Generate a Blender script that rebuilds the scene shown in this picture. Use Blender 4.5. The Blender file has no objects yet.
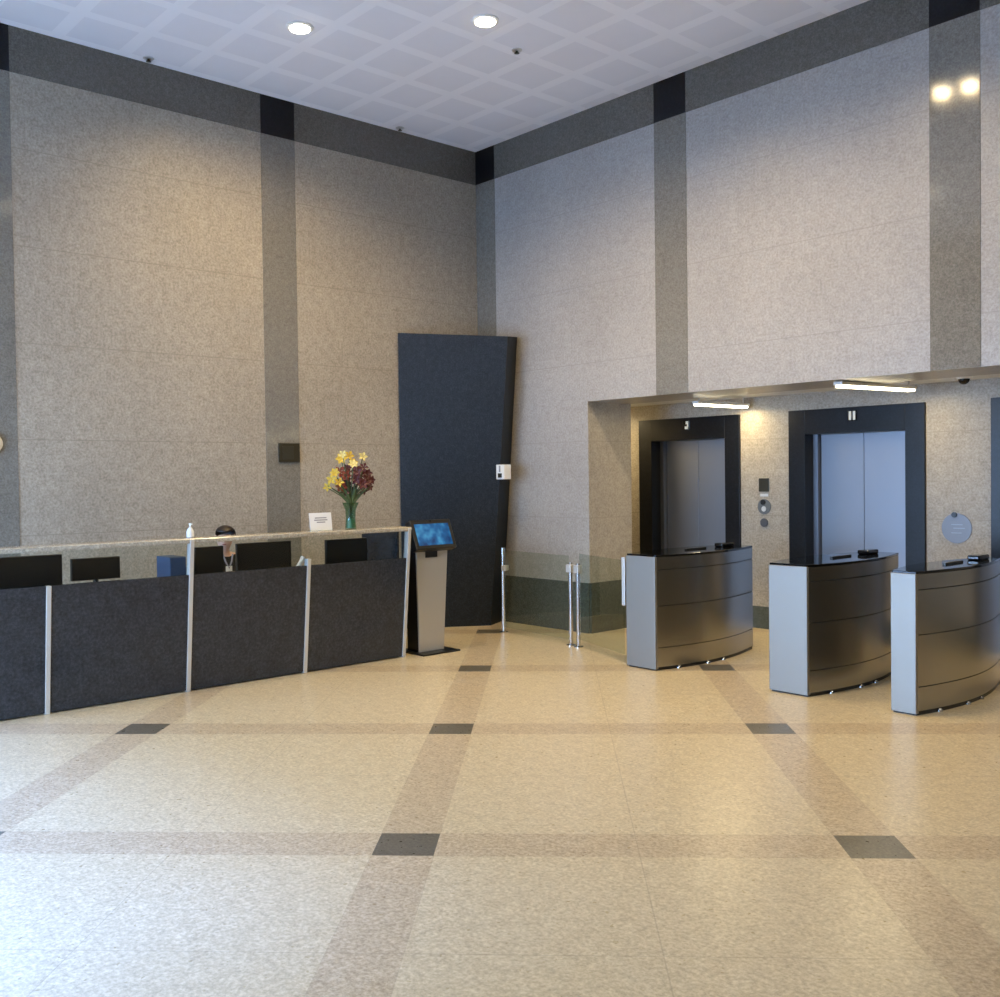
import bpy, bmesh, math, random
from mathutils import Vector, Matrix
random.seed(7)
sc = bpy.context.scene
COL = sc.collection
H = 5.771                      # ceiling height
# ------------------------------------------------------------------ helpers
def lin(c):
    if isinstance(c, str):
        c = tuple(int(c[i:i+2], 16)/255 for i in (0, 2, 4))
    return tuple((x/12.92 if x <= .04045 else ((x+.055)/1.055)**2.4) for x in c) + (1,)

def mat(name, col, rough=.5, metal=0, spec=.5, emit=None, estr=0, coat=0):
    m = bpy.data.materials.new(name); m.use_nodes = True
    b = m.node_tree.nodes['Principled BSDF']
    b.inputs['Base Color'].default_value = lin(col)
    b.inputs['Roughness'].default_value = rough
    b.inputs['Metallic'].default_value = metal
    b.inputs['Specular IOR Level'].default_value = spec
    b.inputs['Coat Weight'].default_value = coat
    if emit:
        b.inputs['Emission Color'].default_value = lin(emit); b.inputs['Emission Strength'].default_value = estr
    return m

class G:
    """tiny node-graph builder"""
    def __init__(s, m): s.t = m.node_tree; s.b = s.t.nodes['Principled BSDF']
    def n(s, typ, **kw):
        x = s.t.nodes.new(typ)
        for k, v in kw.items(): setattr(x, k, v)
        return x
    def l(s, a, b): s.t.links.new(a, b)
    def put(s, sock, v):
        if isinstance(v, (int, float)): sock.default_value = v
        elif isinstance(v, tuple): sock.default_value = v
        else: s.l(v, sock)
    def m(s, op, a, b=0, c=0):
        x = s.n('ShaderNodeMath', operation=op)
        s.put(x.inputs[0], a); s.put(x.inputs[1], b); s.put(x.inputs[2], c)
        return x.outputs[0]
    def mix(s, f, a, b, blend='MIX'):
        x = s.n('ShaderNodeMix', data_type='RGBA', blend_type=blend)
        s.put(x.inputs[0], f); s.put(x.inputs[6], a); s.put(x.inputs[7], b)
        return x.outputs[2]
    def pos(s):
        g = s.n('ShaderNodeNewGeometry'); x = s.n('ShaderNodeSeparateXYZ'); s.l(g.outputs['Position'], x.inputs[0])
        return g.outputs['Position'], x.outputs[0], x.outputs[1], x.outputs[2]
    def noise(s, p, scale, detail=2, rough=.5):
        x = s.n('ShaderNodeTexNoise'); s.l(p, x.inputs['Vector'])
        x.inputs['Scale'].default_value = scale; x.inputs['Detail'].default_value = detail; x.inputs['Roughness'].default_value = rough
        return x.outputs['Fac']
    def ramp(s, f, stops):
        x = s.n('ShaderNodeValToRGB'); e = x.color_ramp.elements
        while len(e) < len(stops): e.new(.5)
        for k, (p, c) in enumerate(stops): e[k].position = p; e[k].color = c if len(c) == 4 else c+(1,)
        s.l(f, x.inputs[0]); return x.outputs[0]
    def line(s, v, pitch, off, half):
        """1 on lines every pitch, of half width half"""
        q = s.m('FRACT', s.m('ADD', s.m('DIVIDE', s.m('SUBTRACT', v, off), pitch), .5))
        d = s.m('MULTIPLY', s.m('ABSOLUTE', s.m('SUBTRACT', q, .5)), pitch)
        return s.m('LESS_THAN', d, half)

def speckle(g, p, dark, mid, light, scale):
    f = g.noise(p, scale, 3, .75)
    f2 = g.noise(p, scale*.28, 2, .6)
    f = g.m('ADD', g.m('MULTIPLY', f, .75), g.m('MULTIPLY', f2, .25))
    return g.ramp(f, [(.36, lin(dark)), (.5, lin(mid)), (.64, lin(light))])

def stone(name, dark, mid, light, scale, rough, seams=True, spec=.5, bump=0):
    m = mat(name, mid, rough, spec=spec); g = G(m)
    p, x, y, z = g.pos()
    c = speckle(g, p, dark, mid, light, scale)
    big = g.noise(p, .9, 3, .55)
    c = g.mix(.35, c, g.ramp(big, [(.3, (.72, .7, .68)), (.7, (1.15, 1.14, 1.1))]), 'MULTIPLY')
    if seams:
        s = g.line(z, .857, .425, .004)
        c = g.mix(g.m('MULTIPLY', s, .7), c, lin(dark))
    g.l(c, g.b.inputs['Base Color'])
    if bump:
        bn = g.n('ShaderNodeBump'); bn.inputs['Strength'].default_value = bump; bn.inputs['Distance'].default_value = .004
        g.l(g.noise(p, scale, 2), bn.inputs['Height']); g.l(bn.outputs[0], g.b.inputs['Normal'])
    return m

# ------------------------------------------------------------------ mesh helpers
def bm_new(): return bmesh.new()
def box(bm, x0, x1, y0, y1, z0, z1, M=None):
    vs = [bm.verts.new((x, y, z)) for x in (x0, x1) for y in (y0, y1) for z in (z0, z1)]
    if M: 
        for v in vs: v.co = M @ v.co
    F = [(0,1,3,2),(4,6,7,5),(0,4,5,1),(2,3,7,6),(0,2,6,4),(1,5,7,3)]
    for f in F: bm.faces.new([vs[i] for i in f])
    return vs
def prism(bm, pts, z0, z1, pts2=None):
    """extruded outline in plan; pts2 = outline of the top"""
    a = [bm.verts.new((x, y, z0)) for x, y in pts]; b = [bm.verts.new((x, y, z1)) for x, y in (pts2 or pts)]
    n = len(a)
    bm.faces.new(a[::-1]); bm.faces.new(b)
    for i in range(n): bm.faces.new((a[i], a[(i+1) % n], b[(i+1) % n], b[i]))
def cyl(bm, p, q, r, n=16, r2=None):
    p = Vector(p); q = Vector(q); d = (q-p).normalized()
    u = d.orthogonal().normalized(); w = d.cross(u); r2 = r if r2 is None else r2
    A = [bm.verts.new(p+r*(u*math.cos(t)+w*math.sin(t))) for t in [2*math.pi*k/n for k in range(n)]]
    B = [bm.verts.new(q+r2*(u*math.cos(t)+w*math.sin(t))) for t in [2*math.pi*k/n for k in range(n)]]
    bm.faces.new(A[::-1]); bm.faces.new(B)
    for k in range(n): bm.faces.new((A[k], A[(k+1) % n], B[(k+1) % n], B[k]))
def lathe(bm, prof, n=24, c=(0, 0, 0)):
    rings = []
    for r, z in prof:
        rings.append([bm.verts.new((c[0]+r*math.cos(2*math.pi*k/n), c[1]+r*math.sin(2*math.pi*k/n), c[2]+z)) for k in range(n)])
    for a, b in zip(rings, rings[1:]):
        for k in range(n): bm.faces.new((a[k], a[(k+1) % n], b[(k+1) % n], b[k]))
    bm.faces.new(rings[0][::-1]); bm.faces.new(rings[-1])
def ball(bm, c, r, sx=1, sy=1, sz=1, seg=12):
    M = Matrix.Translation(c) @ Matrix.Diagonal((sx*r, sy*r, sz*r, 1))
    bmesh.ops.create_uvsphere(bm, u_segments=seg, v_segments=max(6, seg*2//3), radius=1, matrix=M)
def tube(bm, pts, r, n=10, r2=None):
    pts = [Vector(p) for p in pts]; rings = []; m = len(pts)
    u = None
    for i, p in enumerate(pts):
        d = (pts[min(i+1, m-1)]-pts[max(i-1, 0)]).normalized()
        u = d.orthogonal().normalized() if u is None else (u-d*u.dot(d)).normalized()
        w = d.cross(u); rr = r if r2 is None else r+(r2-r)*i/(m-1)
        rings.append([bm.verts.new(p+rr*(u*math.cos(2*math.pi*k/n)+w*math.sin(2*math.pi*k/n))) for k in range(n)])
    for a, b in zip(rings, rings[1:]):
        for k in range(n): bm.faces.new((a[k], a[(k+1) % n], b[(k+1) % n], b[k]))
    bm.faces.new(rings[0][::-1]); bm.faces.new(rings[-1])

def obj(name, bm, m, parent=None, bevel=0, smooth=False, seg=2):
    bmesh.ops.recalc_face_normals(bm, faces=bm.faces)
    me = bpy.data.meshes.new(name); bm.to_mesh(me); bm.free()
    me.materials.append(m)
    o = bpy.data.objects.new(name, me); COL.objects.link(o)
    if smooth:
        for p in me.polygons: p.use_smooth = True
        me.set_sharp_from_angle(angle=.7)
    if bevel:
        b = o.modifiers.new('Bevel', 'BEVEL'); b.width = bevel; b.segments = seg; b.limit_method = 'ANGLE'; b.angle_limit = .6
    if parent: o.parent = parent
    return o
def bobj(name, dims, m, parent=None, bevel=0, M=None):
    bm = bm_new(); box(bm, *dims, M=M); return obj(name, bm, m, parent, bevel)
def tag(o, label=None, cat=None, group=None, kind=None):
    if label: o['label'] = label
    if cat: o['category'] = cat
    if group: o['group'] = group
    if kind: o['kind'] = kind
    return o
def thing(name, label, cat, loc=(0, 0, 0), rz=0, group=None):
    o = bpy.data.objects.new(name, None); COL.objects.link(o); o.empty_display_size = .1
    o.location = loc; o.rotation_euler = (0, 0, rz); return tag(o, label, cat, group)
def struct(name, bm, m, label, parent=None, bevel=0):
    o = obj(name, bm, m, parent, bevel)
    if not parent: tag(o, label, name.split('_')[0], kind='structure')
    return o
def sbox(name, dims, m, label, parent=None, bevel=0):
    bm = bm_new(); box(bm, *dims); return struct(name, bm, m, label, parent, bevel)
def dup(root, loc, rz=None, label=None):
    r = root.copy(); COL.objects.link(r); r.location = loc
    if rz is not None: r.rotation_euler = (0, 0, rz)
    if label: r['label'] = label
    for ch in list(root.children):
        c = ch.copy(); COL.objects.link(c); c.parent = r
        for g in ch.children:
            d = g.copy(); COL.objects.link(d); d.parent = c
    return r

# ------------------------------------------------------------------ materials
M = {}
M['panel'] = stone('beige speckled granite', '888072', 'a1998c', 'b5ac9e', 45, .42, spec=.4)
M['panel_cool'] = stone('grey speckled granite', '918d88', 'a39f9a', 'b3afaa', 45, .34, spec=.45)
M['strip'] = stone('polished grey granite', '6a6760', '7a776f', '89867e', 70, .1, seams=False, spec=.6)
M['band'] = stone('polished dark grey granite', '55524c', '636059', '73706a', 70, .14, seams=False, spec=.45)
M['black_stone'] = stone('black granite', '07080b', '0d0f14', '181b22', 80, .3, seams=False, spec=.3)
M['skirting'] = stone('dark skirting granite', '3c423f', '4d5450', '5c635f', 70, .15, seams=False)
M['desk_granite'] = stone('blue grey granite', '1e2227', '2a2e34', '373c44', 45, .2, seams=False, spec=.45)
M['slab'] = stone('dark blue granite', '151a20', '1e252e', '2b333d', 70, .5, seams=False, spec=.25)
M['ledge'] = stone('pale ledge stone', '8d877a', 'a69f90', 'bdb6a6', 60, .2, seams=False)
M['steel'] = mat('brushed steel', 'a6a49f', .3, 1)
g = G(M['steel']); p, x, y, z = g.pos()
cm = g.n('ShaderNodeCombineXYZ'); g.put(cm.inputs[0], g.m('MULTIPLY', x, 160)); g.put(cm.inputs[1], g.m('MULTIPLY', y, 160)); g.put(cm.inputs[2], g.m('MULTIPLY', z, 3))
nz = g.n('ShaderNodeTexNoise'); g.l(cm.outputs[0], nz.inputs['Vector']); nz.inputs['Scale'].default_value = 1
g.l(g.m('ADD', g.m('MULTIPLY', nz.outputs['Fac'], .03), .25), g.b.inputs['Roughness'])
M['steel_front'] = mat('pale satin steel', '94928d', .5, .8)
M['door_steel'] = mat('satin lift door steel', '8f939b', .5, 1)
M['chrome'] = mat('polished metal', 'd0d0d0', .14, 1)
M['alu'] = mat('satin aluminium', 'd2d2cf', .45, .6)
M['kiosk_silver'] = mat('silver painted metal', 'bdb7aa', .35, .55)
M['black'] = mat('black plastic', '0b0c0e', .35)
M['black_gloss'] = mat('black glass', '08090c', .06)
M['dark_line'] = mat('dark joint', '141414', .6)
M['white'] = mat('white plastic', 'e2e2de', .4)
M['paper'] = mat('white card', 'e4e5e6', .6)
M['ink'] = mat('grey print', '8d8d92', .7)
M['lens'] = mat('lit lamp lens', 'ffffff', .4, emit='fff1d6', estr=18)
M['tube'] = mat('lit linear diffuser', 'ffffff', .4, emit='fff0c8', estr=9)
M['bezel'] = mat('white lamp trim', 'dcdcda', .4)
M['bronze'] = mat('dark bronze plate', '3a372c', .3, .5)
M['skin'] = mat('skin', 'd8ae98', .5)
M['hair'] = mat('dark brown hair', '1d130d', .5)
M['cloth'] = mat('black cloth', '101114', .85)
M['shirt'] = mat('grey shirt', '8b8890', .8)
M['blue_cloth'] = mat('blue binder', '364a68', .6)
M['leaf'] = mat('dark green stems', '3d5230', .5)
M['yellow'] = mat('yellow petals', 'c7a838', .55)
M['cream'] = mat('cream petals', 'cfbf78', .55)
M['maroon'] = mat('dark red petals', '4a1014', .5)
M['rust'] = mat('rust red petals', '86361f', .55)
M['carpet'] = mat('dark chair fabric', '22252a', .9)
M['wood'] = mat('worktop laminate', '6d6152', .4)
# screen
M['screen'] = mat('blue touch screen', '0a1a2a', .15, emit='1b6fb0', estr=.7); g = G(M['screen']); p, x, y, z = g.pos()
f = g.noise(p, 7, 2)
g.l(g.ramp(f, [(.35, lin('0d3e78')), (.5, lin('176aa8')), (.65, lin('4aa3d8'))]), g.b.inputs['Emission Color'])
# glass that lets daylight through
def glassmat(name, tint, refl=.5, rough=0):
    m = bpy.data.materials.new(name); m.use_nodes = True; t = m.node_tree; t.nodes.clear()
    o = t.nodes.new('ShaderNodeOutputMaterial'); mx = t.nodes.new('ShaderNodeMixShader')
    tr = t.nodes.new('ShaderNodeBsdfTransparent'); tr.inputs[0].default_value = lin(tint)
    gl = t.nodes.new('ShaderNodeBsdfGlossy'); gl.inputs['Roughness'].default_value = rough
    fr = t.nodes.new('ShaderNodeFresnel'); fr.inputs[0].default_value = 1.45
    mt = t.nodes.new('ShaderNodeMath'); mt.operation = 'MULTIPLY'; mt.inputs[1].default_value = refl
    ge = t.nodes.new('ShaderNodeNewGeometry'); bf = t.nodes.new('ShaderNodeMath'); bf.operation = 'SUBTRACT'; bf.inputs[0].default_value = 1
    t.links.new(ge.outputs['Backfacing'], bf.inputs[1]); m2 = t.nodes.new('ShaderNodeMath'); m2.operation = 'MULTIPLY'
    t.links.new(fr.outputs[0], m2.inputs[0]); t.links.new(bf.outputs[0], m2.inputs[1]); t.links.new(m2.outputs[0], mt.inputs[0]); t.links.new(mt.outputs[0], mx.inputs[0])
    t.links.new(tr.outputs[0], mx.inputs[1]); t.links.new(gl.outputs[0], mx.inputs[2]); t.links.new(mx.outputs[0], o.inputs[0])
    return m
M['glass'] = glassmat('clear glass', 'f6f9f7', .35)
M['gate_glass'] = glassmat('greenish clear glass', 'eef3f1', 1.0)
M['window_glass'] = glassmat('window glass', 'f2f8fb', .6)
M['vase_glass'] = glassmat('green vase glass', 'd8e8dd', 1.0)

# floor
M['floor'] = mat('polished terrazzo', 'c8bda6', .22, spec=.4); g = G(M['floor'])
p, x, y, z = g.pos()
TH, S, GX, GY = .7894, 2.1948, 5.5916, -5.3105
dx = g.m('SUBTRACT', x, GX); dy = g.m('SUBTRACT', y, GY)
u = g.m('ADD', g.m('MULTIPLY', dx, math.cos(TH)), g.m('MULTIPLY', dy, math.sin(TH)))
v = g.m('SUBTRACT', g.m('MULTIPLY', dy, math.cos(TH)), g.m('MULTIPLY', dx, math.sin(TH)))
bu = g.line(u, S, 0, .145); bv = g.line(v, S, 0, .145)
band = g.m('MAXIMUM', bu, bv); sq = g.m('MULTIPLY', bu, bv)
field = speckle(g, p, 'a99b7f', 'c2b393', 'd7caac', 50)
bandc = speckle(g, p, '97866c', 'b5a487', 'ccbda0', 50)
sqc = speckle(g, p, '4e4a40', '605b4f', '736d60', 75)
joint = g.m('MAXIMUM', g.line(u, S, S/2, .003), g.line(v, S, S/2, .003))
edge = g.m('SUBTRACT', g.m('MAXIMUM', g.line(u, S, 0, .148), g.line(v, S, 0, .148)), band)
c = g.mix(band, field, bandc); c = g.mix(sq, c, sqc)
c = g.mix(g.m('MULTIPLY', g.m('MAXIMUM', joint, edge), .3), c, lin('7d6f5c'))
g.l(c, g.b.inputs['Base Color'])
g.l(g.m('ADD', .25, g.m('MULTIPLY', g.noise(p, 30, 2), .08)), g.b.inputs['Roughness'])
# ceiling
M['ceiling'] = mat('ceiling tiles', 'ececee', .8, spec=.2); g = G(M['ceiling']); p, x, y, z = g.pos()
ln = g.m('MAXIMUM', g.line(x, .6, .05, .06), g.line(y, .6, -.2, .06))
tile = g.mix(g.noise(p, 3, 2), lin('e4e4e8'), lin('eaeaee'))
g.l(g.mix(ln, tile, lin('f1f1f4')), g.b.inputs['Base Color'])

# ------------------------------------------------------------------ the setting
XR, YF = 15.0, -9.7           # far end of the elevator wall, glazed front
sbox('floor', (-.3, XR, YF, 2.2, -.12, 0), M['floor'], 'polished beige terrazzo floor with diagonal bands and dark squares')
sbox('ceiling', (-.3, XR, YF, .72, H, H+.15), M['ceiling'], 'pale grey square tiled ceiling over the lobby')
sbox('wall_left', (-.3, 0, YF, .0, 0, H), M['panel'], 'beige granite wall behind the reception desk')
bm = bm_new()
box(bm, -.3, 1.85, 0, .72, 0, 2.575); box(bm, -.3, XR, 0, .72, 2.575, H); box(bm, 10.6, XR, 0, .72, 0, 2.575)
struct('wall_right', bm, M['panel_cool'], 'grey granite wall above the elevator recess')
sbox('wall_far', (XR, XR+.3, YF, 2.2, 0, H), M['panel_cool'], 'granite wall at the far end of the lobby')
# elevator recess: back wall with three openings
EY = 1.6
ELX = [(1.25, 2.74), (3.38, 4.90), (5.53, 7.04)]
bm = bm_new(); xs = [.55] + [q for e in ELX for q in (e[0]+.02, e[1]-.02)] + [11.0]
for i in range(0, len(xs), 2): box(bm, xs[i], xs[i+1], EY, EY+.5, 0, 2.62)
for e in ELX: box(bm, e[0]+.02, e[1]-.02, EY, EY+.5, 2.41, 2.62)
struct('wall_back', bm, M['panel'], 'beige granite wall between the elevators in the recess')
sbox('wall_recess_left', (.35, .55, .72, EY+.5, 0, 2.62), M['panel'], 'end wall of the elevator recess')
sbox('wall_recess_right', (10.6, 11.0, .72, EY+.5, 0, 2.62), M['panel'], 'far end wall of the elevator recess')
sbox('ceiling_recess', (.35, 11.0, .72, EY+.5, 2.62, 2.75), M['bezel'], 'low white ceiling of the elevator recess')
# trims on the big walls
k = 0
def trim(dims, m, label):
    global k; k += 1
    return sbox('trim_%d' % k, dims, m, label)
T = .005; BZ = 5.366
LS = [(-2.95, -2.55), (-5.79, -5.39), (-8.63, -8.23)]
RS = [(.005, .35), (2.82, 3.225), (5.685, 6.09), (8.54, 8.95)]
for a, b in LS: trim((0, T, a, b, 0, BZ), M['strip'], 'polished grey vertical strip on the wall behind the desk')
for a, b in RS:
    trim((a, b, -T, 0, 2.575 if a > 1.9 else 0, BZ), M['strip'], 'polished grey vertical strip on the elevator wall')
prev = -.0
for a, b in LS:
    trim((0, T, b, prev, BZ, H), M['band'], 'dark grey band under the ceiling on the desk wall')
    trim((0, T+.001, a, b, BZ, H), M['black_stone'], 'black square where strip and band cross on the desk wall'); prev = a
trim((0, T, YF, prev, BZ, H), M['band'], 'dark grey band under the ceiling on the desk wall')
prev = None
for a, b in RS:
    if prev is not None: trim((prev, a, -T, 0, BZ, H), M['band'], 'dark grey band under the ceiling on the elevator wall')
    trim((a, b, -T-.001, 0, BZ, H), M['black_stone'], 'black square where strip and band cross on the elevator wall'); prev = b
trim((prev, XR, -T, 0, BZ, H), M['band'], 'dark grey band under the ceiling on the elevator wall')
sbox('baseboard_right', (.44, 1.85, -.02, 0, 0, .56), M['skirting'], 'dark stone skirting beside the glass gate')
sbox('baseboard_jamb', (1.85, 1.87, 0, .72, 0, .56), M['skirting'], 'dark stone skirting on the recess side')
bm = bm_new()
for i in range(0, len(xs), 2): box(bm, xs[i], xs[i+1], EY-.015, EY, 0, .25)
struct('baseboard_back', bm, M['skirting'], 'dark stone skirting between the elevators')
# glazed front behind the camera: mullions, panes, daylight
WM = mat('dark window frame', '3c3f42', .4, .6)
nW = 3; WX0, WX1, WZ = .4, 6.1, 3.2
bm = bm_new(); box(bm, -.3, XR+.3, YF-.25, YF, WZ, H); box(bm, -.3, WX0, YF-.25, YF, 0, WZ); box(bm, WX1, XR+.3, YF-.25, YF, 0, WZ)
struct('wall_front', bm, M['panel_cool'], 'granite wall around the glazed entrance front')
w = (WX1-WX0)/nW
for i in range(nW):
    a = WX0+i*w; b = a+w
    bm = bm_new()
    box(bm, a, a+.05, YF-.18, YF-.06, 0, WZ); box(bm, b-.05, b, YF-.18, YF-.06, 0, WZ)
    box(bm, a+.05, b-.05, YF-.18, YF-.06, 0, .08); box(bm, a+.05, b-.05, YF-.18, YF-.06, WZ-.08, WZ); box(bm, a+.05, b-.05, YF-.18, YF-.06, 2.1, 2.16)
    wnd = struct('window_%d' % (i+1), bm, WM, 'tall window bay of the glazed front')
    bobj('pane', (a+.05, b-.05, YF-.125, YF-.115, .08, WZ-.08), M['window_glass'], wnd)
sbox('ground_outside', (-16, 28, YF-14, 3, -.3, -.13), mat('grey paving', 'b4b4b2', .8), 'grey paving outside the glazed front')
bpy.data.objects['ground_outside']['category'] = 'ground'

# ------------------------------------------------------------------ corner slab (tapered dark cladding across the corner)
A0, A1 = (.03, -1.235), (.03, -1.245)
B0, B1 = (.585, -.36), (.945, -.36)
C0, C1 = (.41, -.018), (.735, -.018)
slab = thing('stone_pylon', 'tall dark blue tapering stone slab across the corner behind the kiosk', 'stone slab', (.03, -.6, 0))
def rel(pts, o): return [(x-o.location.x, y-o.location.y) for x, y in pts]
bm = bm_new()
bot = [Vector((x, y, 0)) for x, y in rel([A0, B0, C0, (.03, -.018)], slab)]
zt = [3.435, 3.365, 3.41, 3.43]
top = [Vector((x, y, z)) for (x, y), z in zip(rel([A1, B1, C1, (.03, -.018)], slab), zt)]
N1, N2 = 10, 24                                    # finely divided: the faces are slightly twisted
for q in range(4):
    b0, b1, t0, t1 = bot[q], bot[(q+1) % 4], top[q], top[(q+1) % 4]
    gr = [[bm.verts.new((b0.lerp(b1, u_/N1)).lerp(t0.lerp(t1, u_/N1), v_/N2)) for v_ in range(N2+1)] for u_ in range(N1+1)]
    for u_ in range(N1):
        for v_ in range(N2): bm.faces.new((gr[u_][v_], gr[u_+1][v_], gr[u_+1][v_+1], gr[u_][v_+1]))
bm.faces.new([bm.verts.new(v_) for v_ in bot[::-1]]); bm.faces.new([bm.verts.new(v_) for v_ in top])
bmesh.ops.remove_doubles(bm, verts=bm.verts, dist=1e-5)
obj('body', bm, M['slab'], slab, smooth=True)
# pale narrow strip of metal at the foot of the slab's edge
# intercom on the slab's edge
ic = thing('wall_intercom', 'small white intercom box on the right edge of the dark slab', 'intercom', (.845, -.37, 1.81), math.atan2(-.34+.0, 1.08)+math.pi/2-.0)
ic.rotation_euler = (0, 0, 0)
bobj('housing', (-.065, .075, -.05, .06, -.085, .085), M['white'], ic, .006)
bobj('speaker_slot', (-.012, .012, -.054, -.049, .0, .075), M['ink'], ic)
bobj('button_panel', (-.03, .035, -.055, -.049, -.065, -.015), M['bronze'], ic)

# ------------------------------------------------------------------ reception desk
desk = thing('reception_desk', 'long reception desk of dark blue granite panels with glass screen and pale stone ledge', 'reception desk', (1.53, -2.30, 0))
DX = 1.5
def slope(z): return .10*z                       # the front leans out towards the top
YS = [-2.365, -3.47, -4.58, -5.70, -6.83]
def face_pt(y, z, off=0): return Vector((slope(z)+off, y+2.33, z))
def slant(bm, y0, y1, z0, z1, o0, o1):
    """a slab lying on the leaning front between two heights"""
    vs = []
    for o in (o0, o1):
        for y in (y0, y1):
            for z in (z0, z1): vs.append(bm.verts.new(face_pt(y, z, o)))
    for f in [(0,1,3,2),(4,6,7,5),(0,4,5,1),(2,3,7,6),(0,2,6,4),(1,5,7,3)]: bm.faces.new([vs[i] for i in f])
GZ = .98
for i in range(4):
    bm = bm_new(); slant(bm, YS[i]-.0125, YS[i+1]+.0125, .012, GZ, -.05, 0)
    obj('front_panel', bm, M['desk_granite'], desk, .002)
    bm = bm_new(); slant(bm, YS[i]-.006, YS[i+1]+.006, GZ, 1.245, -.03, -.018)
    obj('glass_screen', bm, M['glass'], desk)
for i, y in enumerate(YS):
    bm = bm_new(); slant(bm, y-.018, y+.018, .0, [1.27, GZ+.06, 1.27, GZ, GZ][i], -.05, .012)
    o = obj('metal_strip', bm, M['alu'], desk, .003)
bm = bm_new()
vs = [(-.075, 1.24), (.125, 1.24), (.132, 1.25), (.132, 1.272), (.125, 1.28), (-.075, 1.28)]
A = [bm.verts.new((x, -.012, z)) for x, z in vs]; B = [bm.verts.new((x, YS[-1]+2.33, z)) for x, z in vs]
bm.faces.new(A); bm.faces.new(B[::-1])
for i in range(6): bm.faces.new((A[i], A[(i+1) % 6], B[(i+1) % 6], B[i]))
obj('ledge', bm, M['ledge'], desk)
bobj('worktop', (-.70, -.03, -4.5, -.06, .715, .745), M['wood'], desk, .004)
bobj('base_carcass', (-.12, -.06, -4.5, -.06, 0, .715), M['black'], desk)
for y in (-1.1, -2.3, -3.4, -4.45): bobj('support_panel', (-.66, -.12, y-.02, y+.02, 0, .715), M['black'], desk)
bobj('end_panel', (-.66, -.055, -.055, -.025, 0, 1.24), M['desk_granite'], desk, .003)

# monitors behind the glass
def monitor(name, y0, y1, z0, z1, x, label):
    yc = (y0+y1)/2; t = thing(name, label, 'monitor', (x, yc, .746), 0, 'computer monitors on the reception desk')
    h = (y1-y0)/2
    bobj('screen_housing', (-.02, .02, -h, h, z0-.746, z1-.746), M['black'], t, .006)
    bobj('display', (-.024, -.02, -h+.015, h-.015, z0-.731, z1-.761), M['black_gloss'], t)
    bm = bm_new(); cyl(bm, (.0, 0, .012), (.0, 0, z0-.746+.05), .022); obj('stand', bm, M['black'], t)
    bm = bm_new(); lathe(bm, [(.11, 0), (.11, .008), (.03, .015)], 24); obj('foot', bm, M['black'], t)
    return t
monitor('computer_monitor', -5.96, -5.43, .88, 1.185, 1.19, 'black monitor furthest left behind the reception glass, widest of them')
monitor('computer_monitor', -5.36, -4.97, .96, 1.14, 1.19, 'small black monitor behind the desk glass between the first two metal strips')
monitor('computer_monitor', -4.32, -4.05, .86, 1.175, 1.19, 'black monitor between the tall metal strip and the seated receptionist')
monitor('computer_monitor', -3.92, -3.37, .86, 1.185, 1.19, 'wide black monitor just right of the seated receptionist')
monitor('computer_monitor', -2.99, -2.52, .86, 1.17, 1.19, 'black monitor below the flower vase, nearest the desk end')
kb = thing('desk_keyboard', 'dark keyboard tray end beside the monitor under the flowers', 'keyboard', (1.28, -2.44, .746))
# phone, binder
bpy.data.objects.remove(kb)
ph = thing('desk_phone', 'white desk phone behind the glass beside the short metal strip', 'telephone', (1.15, -3.27, .746))
bm = bm_new(); prism(bm, [(-.09, -.08), (.09, -.08), (.09, .08), (-.09, .08)], 0, .16, [(-.02, -.07), (.08, -.07), (.08, .07), (-.02, .07)]); obj('base', bm, M['white'], ph, .006)
bm = bm_new(); tube(bm, [(.05, -.05, .165), (.055, -.02, .2), (.055, .0, .23), (.05, .03, .275)], .022, 10); obj('handset', bm, M['white'], ph, smooth=True)
bd = thing('ring_binder', 'blue binder standing behind the glass beside the tall metal strip', 'binder', (1.2, -4.53, .746))
bobj('cover', (-.14, .14, -.07, .07, 0, .365), M['blue_cloth'], bd, .006)
bobj('pages', (-.13, .132, -.055, .055, .002, .363), M['paper'], bd)

# things on the ledge
pb = thing('pump_bottle', 'small white pump bottle on the ledge at the tall metal strip', 'bottle', (1.53, -4.505, 1.2805))
bm = bm_new(); lathe(bm, [(.027, 0), (.031, .004), (.031, .05), (.022, .07), (.011, .085)], 20); obj('bottle_body', bm, M['white'], pb, smooth=True)
bm = bm_new(); cyl(bm, (0, 0, .085), (0, 0, .112), .007, 10); box(bm, -.008, .03, -.008, .008, .108, .118); obj('pump', bm, M['white'], pb)
sg = thing('counter_sign', 'small white card sign standing on the ledge beside the flower vase', 'sign', (1.52, -3.235, 1.2805), .0)
bm = bm_new(); box(bm, -.004, .004, -.115, .115, .0, .165, Matrix.Rotation(-.12, 4, 'Y')); obj('card', bm, M['paper'], sg)
bm = bm_new(); box(bm, -.05, .03, -.115, .115, 0, .006); obj('foot', bm, M['glass'], sg)
bm = bm_new()
for kz, hw in ((.118, .062), (.098, .07), (.078, .045)):
    box(bm, .0042, .0052, -hw, hw, kz-.005, kz+.005, Matrix.Rotation(-.12, 4, 'Y'))
obj('print', bm, M['ink'], sg)
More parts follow.
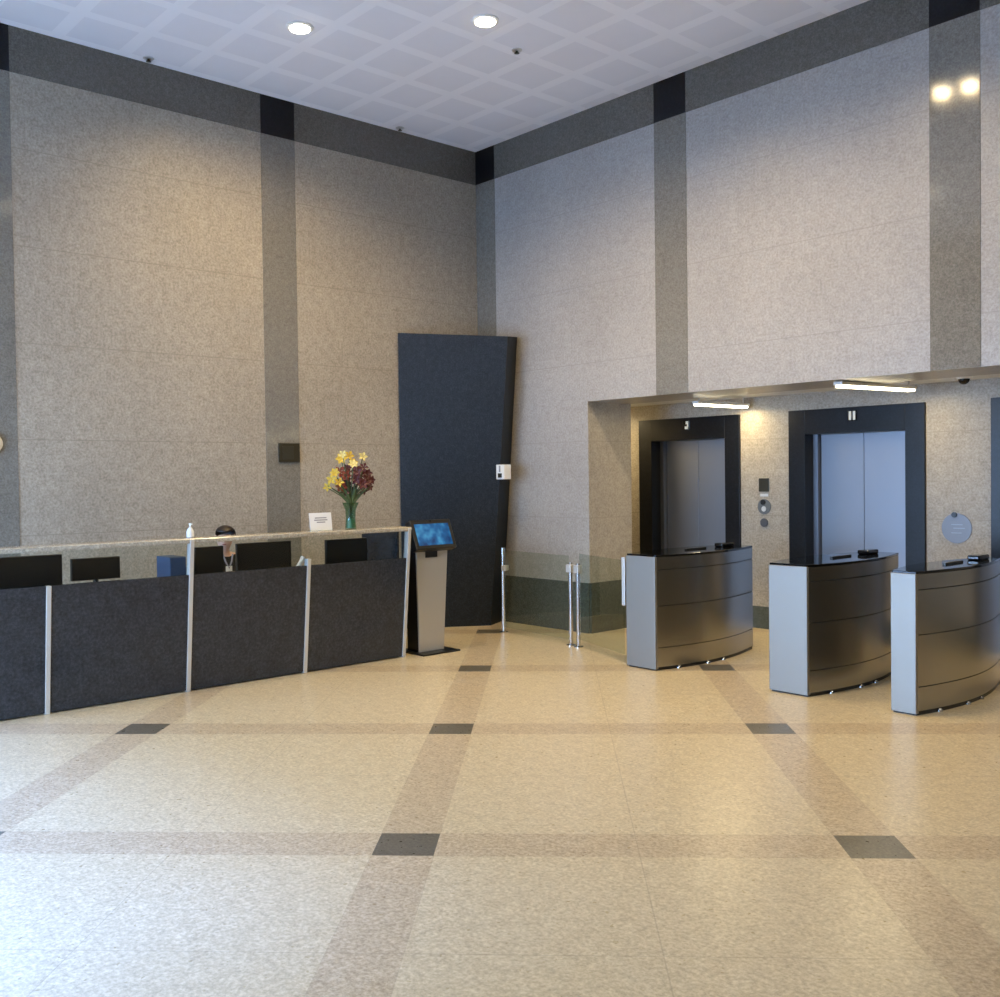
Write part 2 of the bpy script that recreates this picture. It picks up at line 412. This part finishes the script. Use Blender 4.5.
# flower vase
VL = (1.52, -2.915, 1.2805)
vz = thing('flower_vase', 'green glass vase of yellow and dark red flowers on the desk ledge', 'vase of flowers', VL)
bm = bm_new(); lathe(bm, [(.05, 0), (.054, .01), (.045, .1), (.05, .18), (.078, .25), (.074, .25), (.046, .18), (.04, .1), (.046, .02)], 28); obj('vase', bm, M['vase_glass'], vz, smooth=True)
bm = bm_new(); lathe(bm, [(.043, .012), (.040, .06), (.038, .1)], 20); obj('water', bm, mat('green water', '6f8d79', .1), vz)
rnd = random.Random(3)
def petal_flower(bm, c, d, r, n=6):
    d = d.normalized(); u = d.orthogonal().normalized(); w = d.cross(u)
    for kk in range(n):
        t = 2*math.pi*kk/n+.3; o = u*math.cos(t)+w*math.sin(t); s = d.cross(o)
        p0 = c; p1 = c+o*r*.55+s*r*.3+d*r*.3; p2 = c+o*r+d*r*.15; p3 = c+o*r*.55-s*r*.3+d*r*.3; pm = c+o*r*.6+d*r*.18
        V = [bm.verts.new(q) for q in (p0, p1, p2, p3, pm)]
        V2 = [bm.verts.new(q-d*.004) for q in (p0, p1, p2, p3, pm)]
        for a_, b_ in ((0, 1), (1, 2), (2, 3), (3, 0)):
            bm.faces.new((V[a_], V[b_], V[4])); bm.faces.new((V2[b_], V2[a_], V2[4])); bm.faces.new((V[a_], V2[a_], V2[b_], V[b_]))
# view-facing side axis of the bunch: spread mainly along the ledge and upwards
def bloom(m, y, z, r, xo=0):
    y *= 1.15 if y < 0 else 1.3
    c = Vector((xo, y, z)); d = Vector((.9, -.5+rnd.uniform(-.3, .3), rnd.uniform(-.1, .5)))+Vector((0, y*1.5, (z-.45)))
    bm = bm_new(); petal_flower(bm, c, d, r, rnd.choice((5, 6))); ball(bm, c+d.normalized()*.006, r*.16, seg=8)
    f = obj('bloom', bm, m, vz)
    bm = bm_new(); tube(bm, [(0+rnd.uniform(-.015, .015), rnd.uniform(-.015, .015), .03), (xo*.12, y*.1, .24), (xo*.4, y*.38, .24+(z-.24)*.42), (xo*.75, y*.74, .24+(z-.24)*.74), (xo, y, z-.01)], .0045, 6); obj('stem', bm, M['leaf'], f)
for y, z, r in ((-.06, .66, .06), (.03, .69, .055), (.11, .68, .05), (-.1, .70, .045), (.06, .62, .055), (.0, .61, .05)): bloom(M['cream'] if r < .055 else M['yellow'], y, z, r, rnd.uniform(-.07, .07))
for y, z, r in ((-.20, .47, .055), (-.17, .53, .05), (-.22, .40, .045), (-.13, .44, .05)): bloom(M['yellow'], y, z, r, rnd.uniform(-.05, .05))
for y, z, r in ((-.1, .54, .06), (-.03, .5, .06), (-.08, .4, .06)): bloom(M['rust'], y, z, r, rnd.uniform(-.05, .06))
for y, z, r in ((.05, .54, .065), (.11, .5, .065), (.0, .43, .065), (.08, .42, .065), (.15, .42, .06), (-.06, .35, .055), (.04, .36, .06), (.19, .46, .05), (.12, .36, .05), (.2, .39, .045), (.16, .52, .055), (.1, .58, .05), (.03, .47, .06), (.14, .46, .06), (.0, .57, .05)): bloom(M['maroon'], y, z, r, rnd.uniform(-.07, .07))
for y, z, dy in ((-.06, .3, -.2), (.06, .3, .17), (.02, .32, .05), (-.03, .33, -.1)):
    bm = bm_new(); V = []
    for t in (0, .33, .66, 1):
        c = Vector((.02, y*t+dy*t*t, .2+z*t*.7)); wd = .022*math.sin(math.pi*(t*.9+.08))
        V.append((bm.verts.new(c+Vector((.004, wd, 0))), bm.verts.new(c+Vector((.012, 0, .004))), bm.verts.new(c+Vector((.004, -wd, 0))), bm.verts.new(c+Vector((-.002, 0, 0)))))
    for a_, b_ in zip(V, V[1:]):
        for q in range(4): bm.faces.new((a_[q], a_[(q+1) % 4], b_[(q+1) % 4], b_[q]))
    bm.faces.new(V[0]); bm.faces.new(V[-1][::-1])
    obj('leaf', bm, M['leaf'], vz)

# ------------------------------------------------------------------ touch-screen kiosk
ki = thing('visitor_kiosk', 'silver visitor kiosk with tilted blue touch screen at the end of the desk', 'kiosk', (1.5, -1.965, 0))
bobj('base_plate', (-.28, .16, -.22, .25, 0, .016), M['black'], ki, .004)
bm = bm_new(); prism(bm, [(-.19, -.155), (-.006, -.155), (-.006, .15), (-.19, .15)], .016, 1.06, [(-.19, -.175), (-.006, -.175), (-.006, .215), (-.19, .215)]); obj('column', bm, M['black'], ki, .004)
bm = bm_new(); prism(bm, [(-.006, -.16), (.016, -.16), (.016, .15), (-.006, .15)], .016, 1.06, [(-.006, -.18), (.016, -.18), (.016, .215), (-.006, .215)]); obj('front_cover', bm, M['kiosk_silver'], ki, .003)
bobj('card_slot', (.016, .028, -.075, .075, .955, 1.03), M['black'], ki, .004)
hd = Matrix.Translation((.0, .02, 1.175)) @ Matrix.Rotation(-.38, 4, 'Y')
bm = bm_new(); box(bm, -.05, .04, -.255, .255, -.155, .155, hd); hdo = obj('screen_head', bm, M['black'], ki, .008)
bm = bm_new(); box(bm, .04, .0425, -.215, .215, -.115, .11, hd); obj('touch_screen', bm, M['screen'], hdo)
bm = bm_new(); cyl(bm, hd @ Vector((.03, 0, .14)), hd @ Vector((.042, 0, .14)), .008, 12); obj('camera', bm, M['black_gloss'], hdo)

# ------------------------------------------------------------------ speed gates
def gate_profile(w, L, bulge, n=18):
    """plan outline: flat front at y=0, long sides bowing outwards, narrower rounded back"""
    R = []; 
    for i in range(n+1):
        t = i/n; R.append((w/2+bulge*math.sin(math.pi*min(1, t*1.02))**.9 - .03*t, L*t))
    Lf = [(-x, y) for x, y in R[::-1]]
    return R+Lf
def speed_gate(loc, w, label, bulge=.13, L=1.55):
    t = thing('turnstile', label, 'turnstile', loc, 0, 'row of steel speed gates before the elevators')
    P = gate_profile(w, L, bulge)
    sc_ = lambda k, off=0: [(x*k, off+(y-L/2)*(1-(1-k)*.3)+L/2) for x, y in P]
    bm = bm_new(); prism(bm, sc_(.965, 0), 0, .03); obj('plinth', bm, M['black'], t)
    n = len(P)//2
    zs = [(.03, .20), (.207, .575), (.582, .90), (.907, 1.015)]
    for z0, z1 in zs:
        bm = bm_new(); prism(bm, P, z0, z1)
        o = obj('side_cladding', bm, M['steel'], t, .002)
        for f in o.data.polygons: f.use_smooth = True
        o.data.set_sharp_from_angle(angle=.5); o.modifiers.clear()
    bm = bm_new(); prism(bm, sc_(.975), .02, 1.0); obj('core', bm, M['dark_line'], t)
    bm = bm_new(); prism(bm, [(-w/2-.004, -.014), (w/2+.004, -.014), (w/2+.004, .03), (-w/2-.004, .03)], .012, 1.02); obj('front_panel', bm, M['steel_front'], t, .004)
    bm = bm_new(); prism(bm, sc_(1.01, 0), 1.016, 1.036); obj('top_cap', bm, M['black_gloss'], t, .004)
    # reader pod on the top towards the far end and a clear wing slot
    bobj('card_reader', (-.05, .05, L-.38, L-.18, 1.036, 1.075), M['black_gloss'], t, .012)
    bm = bm_new(); box(bm, -.012, .012, L*.42, L*.62, 1.036, 1.05); obj('wing_slot', bm, M['black'], t)
    for y in (.25, .62, .86):
        xx = w/2+bulge*math.sin(math.pi*y/L)**.9-.03*y/L
        bm = bm_new(); lathe(bm, [(.022, 0), (.022, .012), (.014, .022), (.006, .026)], 14, (xx-.004, y, 0)); obj('floor_stud', bm, M['chrome'], t, smooth=True)
    return t
speed_gate((3.565, -1.16, 0), .33, 'leftmost steel speed gate, its far flank catching a blue reflection')
speed_gate((5.075, -1.16, 0), .335, 'middle steel speed gate with wide pale front in line with the bright elevator')
speed_gate((6.02, -1.16, 0), .18, 'narrow steel speed gate nearest the photo edge, cut by the right side', .12)

# ------------------------------------------------------------------ glass pedestrian gate
gg = thing('glass_gate', 'clear glass pedestrian gate on slim steel posts between slab and speed gates', 'glass gate', (1.08, -.62, 0))
def L2(x, y): return (x-1.08, y+.62)
def post(x, y, h, r=.022):
    a_, b_ = L2(x, y); bm = bm_new(); cyl(bm, (a_, b_, 0), (a_, b_, h), r, 16); lathe(bm, [(.05, 0), (.05, .01), (r, .014)], 20, (a_, b_, 0)); return obj('post', bm, M['chrome'], gg, smooth=False)
post(1.08, -.60, .955, .026); post(2.25, -.72, .86); post(2.37, -.735, .86)
def pane(p, q, z0, z1, name='glass_leaf'):
    p = Vector((*L2(*p), 0)); q = Vector((*L2(*q), 0)); d = (q-p).normalized(); nn = Vector((-d.y, d.x, 0))*.005
    bm = bm_new(); prism(bm, [(v_.x, v_.y) for v_ in (p-nn, q-nn, q+nn, p+nn)], z0, z1); return obj(name, bm, M['gate_glass'], gg)
pane((1.11, -.603), (2.22, -.717), .06, .93); l2 = pane((2.40, -.738), (3.27, -1.06), .08, .96)
def clampb(x, y, z0, z1, w=.02):
    a_, b_ = L2(x, y); return bobj('clamp', (a_-w, a_+w, b_-w, b_+w, z0, z1), M['alu'], gg, .004)
clampb(3.285, -1.066, .54, .99, .02)
for x, y in ((2.25, -.72), (2.37, -.735)):
    clampb(x, y-.0, .76, .84, .034)
clampb(1.115, -.603, .7, .76, .03)

# ------------------------------------------------------------------ elevators
def elevator(x0, x1, label, first):
    t = thing('elevator', label, 'elevator', ((x0+x1)/2, EY, 0), 0, 'elevators in the recess')
    w = (x1-x0)/2; o = w-.2
    bm = bm_new()
    box(bm, -w, -o, -.03, .30, 0, 2.435); box(bm, o, w, -.03, .30, 0, 2.435); box(bm, -o, o, -.03, .30, 2.17, 2.435)
    obj('door_frame', bm, M['black_stone'], t, .003)
    bobj('car_back', (-o, o, .26, .28, 0, 2.3), M['black'], t)
    bm = bm_new(); box(bm, -o, -o+.055, .14, .24, 0, 2.18); obj('side_jamb', bm, M['door_steel'], t)
    for a_, b_ in ((-o+.062, -.0025), (.0025, o)):
        bobj('door_panel', (a_, b_, .20, .24, .009, 2.18), M['door_steel'], t, .002)
    bobj('sill', (-o, o, -.03, .24, 0, .009), M['alu'], t)
    lp = bobj('indicator', (-.05, .05, -.042, -.03, 2.29, 2.40), M['black_gloss'], t, .003)
    em = mat('pale indicator light', 'c9c9c0', .4, emit='d9d8c8', estr=.25)
    if first:      # an arrow-like pair of small lamps
        bm = bm_new(); box(bm, .0, .036, -.046, -.042, 2.355, 2.39); box(bm, .018, .036, -.046, -.042, 2.325, 2.36); box(bm, -.014, .03, -.046, -.042, 2.298, 2.33)
    else:
        bm = bm_new(); box(bm, -.036, -.01, -.046, -.042, 2.30, 2.39); box(bm, .01, .036, -.046, -.042, 2.30, 2.39)
    obj('indicator_lamp', bm, em, lp)
    return t
elevator(*ELX[0], 'black framed elevator behind the leftmost speed gate', True)
elevator(*ELX[1], 'black framed elevator with bright steel doors behind the middle speed gate', False)
elevator(*ELX[2], 'black framed elevator cut off by the right edge of the photo', False)

# call panels between elevators
cp = thing('call_panel', 'elevator call panel with black display and round buttons on the pier between elevators', 'call panel', (3.05, EY, 1.3))
d = [(765, 490)]
bobj('display', (-.065, .065, -.014, 0, .25, .40), M['bronze'], cp, .004)
bobj('label_plate', (-.05, .05, -.006, 0, .195, .225), M['alu'], cp)
bm = bm_new(); cyl(bm, (0, 0, .08), (0, -.008, .08), .085, 24); obj('button_plate', bm, mat('grey button plate', '6d7071', .35, .4), cp)
bm = bm_new(); cyl(bm, (-.01, -.008, .13), (-.01, -.02, .13), .03, 20); obj('button', bm, M['black'], cp)
bm = bm_new(); cyl(bm, (0, -.008, .055), (0, -.016, .055), .03, 20); obj('button', bm, M['alu'], cp)
bm = bm_new(); cyl(bm, (0, 0, -.10), (0, -.014, -.10), .048, 20); obj('key_switch', bm, mat('dark grey switch', '4a4c52', .4), cp)
rs = thing('round_plaque', 'round blue grey plaque with black dot on the pier beside the right elevator', 'plaque', (5.2, EY, 1.2))
bm = bm_new(); cyl(bm, (0, 0, 0), (0, -.008, 0), .145, 36); obj('disc', bm, mat('blue grey plaque', '6f7685', .3), rs)
bm = bm_new(); cyl(bm, (-.02, -.008, .13), (-.02, -.02, .13), .026, 16); obj('sensor', bm, M['black'], rs)
bm = bm_new(); box(bm, -.05, .06, -.0095, -.008, .03, .04); box(bm, -.03, .08, -.0095, -.008, -.005, .005); box(bm, -.05, .05, -.0095, -.008, -.05, -.04); obj('print', bm, mat('pale blue print', '93a0b4', .5), rs)

# linear lights under the recess ceiling
def batten(p, q, label):
    p = Vector(p); q = Vector(q); d = (q-p); L = d.length
    t = thing('linear_light', label, 'ceiling light', p, 0, 'linear lights in the elevator recess')
    rot = d.to_track_quat('X', 'Z').to_matrix().to_4x4()
    bm = bm_new(); box(bm, 0, L, -.045, .045, .0, .03, rot); obj('housing', bm, M['bezel'], t, .003)
    bm = bm_new(); box(bm, .02, L-.02, -.04, .04, -.022, .0, rot); obj('diffuser', bm, M['tube'], t, .004)
    for s in (.06, L-.06):
        c_ = rot @ Vector((s, 0, .03)); bm = bm_new(); cyl(bm, c_, (c_.x, c_.y, 2.62-p.z if p.y+c_.y > .72 else 2.575-p.z), .008, 8); obj('hanger', bm, M['bezel'], t)
    ld = bpy.data.lights.new('linear_lamp', 'AREA'); ld.shape = 'RECTANGLE'; ld.size = L-.05; ld.size_y = .07; ld.energy = LOBBY; ld.color = (1, .78, .42)
    lo = bpy.data.objects.new('linear_lamp', ld); COL.objects.link(lo); lo.parent = t
    lo.matrix_local = Matrix.Translation(rot @ Vector((L/2, 0, -.03))) @ rot
    return t
LOBBY = 15
batten((2.78, .70, 2.52), (2.88, 1.52, 2.515), 'lit linear light under the recess ceiling above the left elevator')
batten((4.80, .10, 2.535), (4.92, 1.28, 2.545), 'lit linear light under the recess ceiling above the bright elevator doors')
batten((.66, .80, 2.53), (.76, 1.5, 2.535), 'lit linear light tucked behind the left corner of the recess')
batten((6.95, .10, 2.535), (7.05, 1.28, 2.545), 'lit linear light in the recess beyond the right edge of the photo')
cc = thing('dome_camera', 'small black dome camera under the recess ceiling above the plaque', 'security camera', (5.55, .95, 2.62))
bm = bm_new(); lathe(bm, [(.075, 0), (.075, -.03), (.055, -.045)], 24); obj('housing', bm, M['white'], cc)
bm = bm_new(); ball(bm, (0, 0, -.045), .05, seg=16); obj('dome', bm, M['black_gloss'], cc, smooth=True)

# ------------------------------------------------------------------ fittings on wall and ceiling
wp = thing('wall_plate', 'dark bronze plate on the polished strip behind the desk', 'wall plate', (.012, -2.685, 2.04))
bobj('plate', (0, .012, -.125, .125, -.1, .1), M['bronze'], wp, .003)
bobj('inset', (.012, .016, -.085, .05, -.07, .07), mat('dark inset', '302e25', .3), wp, .002)
ws = thing('wall_speaker', 'pale rounded wall fitting on the strip at the left photo edge', 'wall fitting', (.012, -5.6, 2.1))
bm = bm_new(); ball(bm, (0.01, 0, 0), .1, .45, .75, 1.0, 20); obj('cover', bm, M['white'], ws, smooth=True)
bm = bm_new(); cyl(bm, (0, 0, 0), (.02, 0, 0), .08, 24); obj('base', bm, M['white'], ws)
def sprinkler(x, y, label):
    t = thing('sprinkler', label, 'sprinkler', (x, y, H), 0, 'ceiling sprinklers')
    bm = bm_new(); lathe(bm, [(.05, 0), (.05, -.006), (.02, -.012)], 20); obj('escutcheon', bm, M['alu'], t)
    bm = bm_new(); cyl(bm, (0, 0, -.01), (0, 0, -.03), .012, 10); lathe(bm, [(.024, -.03), (.024, -.034), (.01, -.037)], 14); obj('head', bm, M['bronze'], t)
    return t
sprinkler(2.51, -1.63, 'small dark sprinkler on the ceiling beside the lit downlight nearest the corner')
sprinkler(.117, -4.18, 'small dark sprinkler at the ceiling edge above the left part of the desk wall')
sprinkler(.11, -1.23, 'small dark sprinkler at the ceiling edge close to the corner')
# downlights
def downlight(x, y, label, energy, group=None, spot=2.7):
    t = thing('downlight', label, 'ceiling light', (x, y, H), 0, group)
    bm = bm_new(); lathe(bm, [(.12, 0), (.12, -.01), (.095, -.016)], 28); obj('trim_ring', bm, M['bezel'], t)
    bm = bm_new(); lathe(bm, [(.09, -.014), (.09, -.024), (.06, -.032)], 24); obj('lens', bm, M['lens'], t)
    ld = bpy.data.lights.new('downlight_lamp', 'SPOT'); ld.energy = energy; ld.color = (1, .74, .38); ld.spot_size = spot; ld.spot_blend = .8; ld.shadow_soft_size = .06
    lo = bpy.data.objects.new('downlight_lamp', ld); COL.objects.link(lo); lo.parent = t; lo.location = (0, 0, -.05)
    return t
E0 = 330
downlight(1.615, -3.43, 'lit round downlight in the ceiling nearer the desk wall', E0)
downlight(2.78, -2.26, 'lit round downlight in the ceiling nearer the corner', E0)
GP = 'downlights in the ceiling out of frame'
for x, y, k_ in ((4.72, -2.39, .9), (4.99, -2.43, .9), (6.08, -3.68, .12), (2.91, -6.09, .06), (8.4, -1.3, .6)):
    downlight(x, y, 'lit round downlight in the ceiling beyond the top of the photo', E0*k_, GP)

# ------------------------------------------------------------------ receptionist seated behind the desk
pr = thing('person', 'person with dark hair in black seated behind the reception desk, head bowed', 'person', (.56, -3.78, 0))
def skin(name, chain_verts, edges, radii, m, parent, sub=2):
    me = bpy.data.meshes.new(name); me.from_pydata([Vector(v) for v in chain_verts], edges, []); o = bpy.data.objects.new(name, me); COL.objects.link(o)
    sk = o.modifiers.new('s', 'SKIN'); sk.use_smooth_shade = True
    for v_, r in zip(me.skin_vertices[0].data, radii): v_.radius = (r, r) if not isinstance(r, tuple) else r
    me.skin_vertices[0].data[0].use_root = True
    sb = o.modifiers.new('u', 'SUBSURF'); sb.levels = sub; sb.render_levels = sub
    dg = bpy.context.evaluated_depsgraph_get(); dg.update(); me2 = bpy.data.meshes.new_from_object(o.evaluated_get(dg)); me2.name = name
    bpy.data.objects.remove(o); me2.materials.clear(); me2.materials.append(m)
    for p_ in me2.polygons: p_.use_smooth = True
    r_ = bpy.data.objects.new(name, me2); COL.objects.link(r_); r_.parent = parent; return r_
V = [(0, 0, .56), (0, 0, .72), (.03, 0, .88), (.06, 0, 1.0), (.085, 0, 1.075), (.115, 0, 1.13), (.14, 0, 1.19), (.135, 0, 1.255)]
Rd = [(.13, .15), (.12, .14), (.13, .155), (.12, .15), (.055, .055), (.055, .055), (.085, .075), (.078, .072)]
Ed = [(i, i+1) for i in range(7)]
def add(p, r, parent): V.append(p); Rd.append(r); Ed.append((parent, len(V)-1)); return len(V)-1
for s in (-1, 1):
    a_ = add((.05, s*.17, .995), .055, 3); b_ = add((.14, s*.23, .82), .042, a_); c_ = add((.30, s*.15, .785), .033, b_); e_ = add((.37, s*.10, .785), (.028, .02), c_); h_ = add((.42, s*.085, .78), (.036, .016), e_)
    for q, (ln_, oy) in enumerate(((.075, -.03), (.085, -.01), (.08, .01), (.062, .03))):
        f1 = add((.455, s*.085+oy, .782), .010, h_); f2 = add((.455+ln_*.5, s*.085+oy*1.1, .778), .0088, f1); add((.455+ln_, s*.085+oy*1.1, .762), .008, f2)
    t1 = add((.40, s*.085-s*.035, .782), .011, e_); add((.44, s*.085-s*.06, .77), .009, t1)
    th_ = add((.12, s*.10, .53), .085, 0); kn = add((.44, s*.11, .52), .06, th_); an = add((.42, s*.11, .09), .042, kn); add((.55, s*.12, .045), (.045, .035), an)
body = skin('body', V, Ed, Rd, M['skin'], pr)
# clothing: black jacket over torso and arms, trousers, shoes
JV = [(0, 0, .56), (0, 0, .72), (.03, 0, .88), (.06, 0, 1.0), (.075, 0, 1.05)]; JR = [(.145, .165), (.135, .155), (.145, .172), (.132, .165), (.07, .08)]; JE = [(0, 1), (1, 2), (2, 3), (3, 4)]
for s in (-1, 1):
    n0 = len(JV); JV += [(.05, s*.175, .995), (.14, s*.23, .82), (.31, s*.145, .786)]; JR += [.068, .056, .045]; JE += [(3, n0), (n0, n0+1), (n0+1, n0+2)]
skin('jacket', JV, JE, JR, M['cloth'], pr)
TV = [(0, 0, .56), (0, 0, .66)]; TR = [(.15, .17), (.14, .16)]; TE = [(0, 1)]
for s in (-1, 1):
    n0 = len(TV); TV += [(.12, s*.10, .53), (.44, s*.11, .52), (.42, s*.11, .11)]; TR += [.098, .075, .058]; TE += [(0, n0), (n0, n0+1), (n0+1, n0+2)]
skin('trousers', TV, TE, TR, M['cloth'], pr)
for s in (-1, 1):
    bm = bm_new(); ball(bm, (.50, s*.118, .045), 1, .135, .052, .05, 14)
    for v_ in bm.verts: v_.co.z = max(v_.co.z, .0)
    obj('shoe', bm, M['black'], pr, smooth=True)
# head details (head bowed forward, looking down towards the worktop)
hc = Vector((.14, 0, 1.215)); hr = Matrix.Translation(hc) @ Matrix.Rotation(-.6, 4, 'Z') @ Matrix.Rotation(.22, 4, 'Y')
bm = bm_new(); bmesh.ops.create_uvsphere(bm, u_segments=24, v_segments=16, radius=1, matrix=hr @ Matrix.Translation((-.016, 0, .022)) @ Matrix.Diagonal((.100, .090, .082, 1)))
inv = hr.inverted()
bmesh.ops.delete(bm, geom=[v_ for v_ in bm.verts if (inv @ v_.co).x > -.03 and (inv @ v_.co).z < .066 or (inv @ v_.co).z < -.045], context='VERTS')
hair = obj('hair', bm, M['hair'], pr, smooth=True); sm = hair.modifiers.new('Solid', 'SOLIDIFY'); sm.thickness = .009; sm.offset = 1
bm = bm_new(); ball(bm, hr @ Vector((.092, 0, -.005)), .013, 1, .8, 1.4, 10); obj('nose', bm, M['skin'], pr, smooth=True)
for s in (-1, 1):
    bm = bm_new(); ball(bm, hr @ Vector((.08, s*.03, .02)), .011, .7, 1.2, .8, 10); obj('eye', bm, M['white'], pr, smooth=True)
    bm = bm_new(); ball(bm, hr @ Vector((.0, s*.086, .0)), .022, .8, .4, 1.3, 10); obj('ear', bm, M['skin'], pr, smooth=True)
bm = bm_new(); ball(bm, hr @ Vector((.083, 0, -.045)), .02, .35, 1.1, .3, 10); obj('mouth', bm, mat('lips', '9a5f55', .5), pr, smooth=True)
bm = bm_new(); tube(bm, [(.19, -.05, 1.06), (.205, -.03, .99), (.212, 0, .93), (.205, .03, .99), (.19, .05, 1.06)], .008, 8); obj('lanyard', bm, M['shirt'], pr)
bobj('name_badge', (.206, .212, -.032, .032, .87, .95), M['paper'], pr, .002)
# chair
ch = thing('office_chair', 'dark swivel office chair behind the reception desk', 'chair', (.50, -3.78, 0))
bobj('seat', (-.20, .24, -.23, .23, .37, .44), M['carpet'], ch, .03)
bm = bm_new(); box(bm, -.25, -.20, -.2, .2, .52, .93); obj('backrest', bm, M['carpet'], ch, .02)
bm = bm_new(); box(bm, -.24, -.215, -.03, .03, .38, .56); obj('back_support', bm, M['black'], ch)
bm = bm_new(); cyl(bm, (0, 0, .08), (0, 0, .37), .028, 14); obj('gas_column', bm, M['chrome'], ch)
for q in range(5):
    t_ = 2*math.pi*q/5; bm = bm_new(); tube(bm, [(0, 0, .1), (.25*math.cos(t_), .25*math.sin(t_), .07)], .02, 8, .014); lg = obj('leg', bm, M['black'], ch)
    bm = bm_new(); ball(bm, (.25*math.cos(t_), .25*math.sin(t_), .03), .03, seg=10); obj('caster', bm, M['black'], lg, smooth=True)

# ------------------------------------------------------------------ daylight
wd = bpy.data.worlds.new('World'); sc.world = wd; wd.use_nodes = True
bg = wd.node_tree.nodes['Background']; bg.inputs[0].default_value = (.5, .68, 1, 1); bg.inputs[1].default_value = 20
for i in range(2):
    ld = bpy.data.lights.new('window_portal', 'AREA'); ld.shape = 'RECTANGLE'; ld.size = (WX1-WX0); ld.size_y = WZ-.1; ld.cycles.is_portal = True
    lo = bpy.data.objects.new('window_portal', ld); COL.objects.link(lo); lo.location = ((WX0+WX1)/2, YF-.3, WZ/2); lo.rotation_euler = (math.radians(90), 0, 0)
    break

sd = bpy.data.lights.new('soft_daylight', 'SUN'); sd.energy = 23; sd.color = (.18, .36, 1); sd.angle = math.radians(24)
so = bpy.data.objects.new('soft_daylight', sd); COL.objects.link(so)
so.rotation_euler = Vector((.06, .74, -.72)).to_track_quat('-Z', 'Y').to_euler()

# ------------------------------------------------------------------ camera
a, p, r, F = .8393, .0213, -.0129, 999.55
f = Vector((-math.sin(a)*math.cos(p), math.cos(a)*math.cos(p), -math.sin(p)))
R0 = Vector((math.cos(a), math.sin(a), 0)); U0 = R0.cross(f)
R_ = R0*math.cos(r)+U0*math.sin(r); U_ = -R0*math.sin(r)+U0*math.cos(r)
cam = bpy.data.cameras.new('Camera'); cam.sensor_width = 36; cam.sensor_fit = 'HORIZONTAL'; cam.lens = F/1000*36; cam.clip_start = .05
co = bpy.data.objects.new('Camera', cam); COL.objects.link(co)
co.matrix_world = Matrix(((R_.x, U_.x, -f.x, 9.4372), (R_.y, U_.y, -f.y, -8.1347), (R_.z, U_.z, -f.z, 1.75), (0, 0, 0, 1)))
sc.camera = co
sc.view_settings.view_transform = 'Standard'; sc.view_settings.look = 'None'; sc.view_settings.gamma = 1; sc.view_settings.use_curve_mapping = False
sc.view_settings.exposure = 0.0
sc.cycles.use_denoising = True
sc.cycles.max_bounces = 8; sc.cycles.transparent_max_bounces = 16; sc.cycles.sample_clamp_indirect = 6
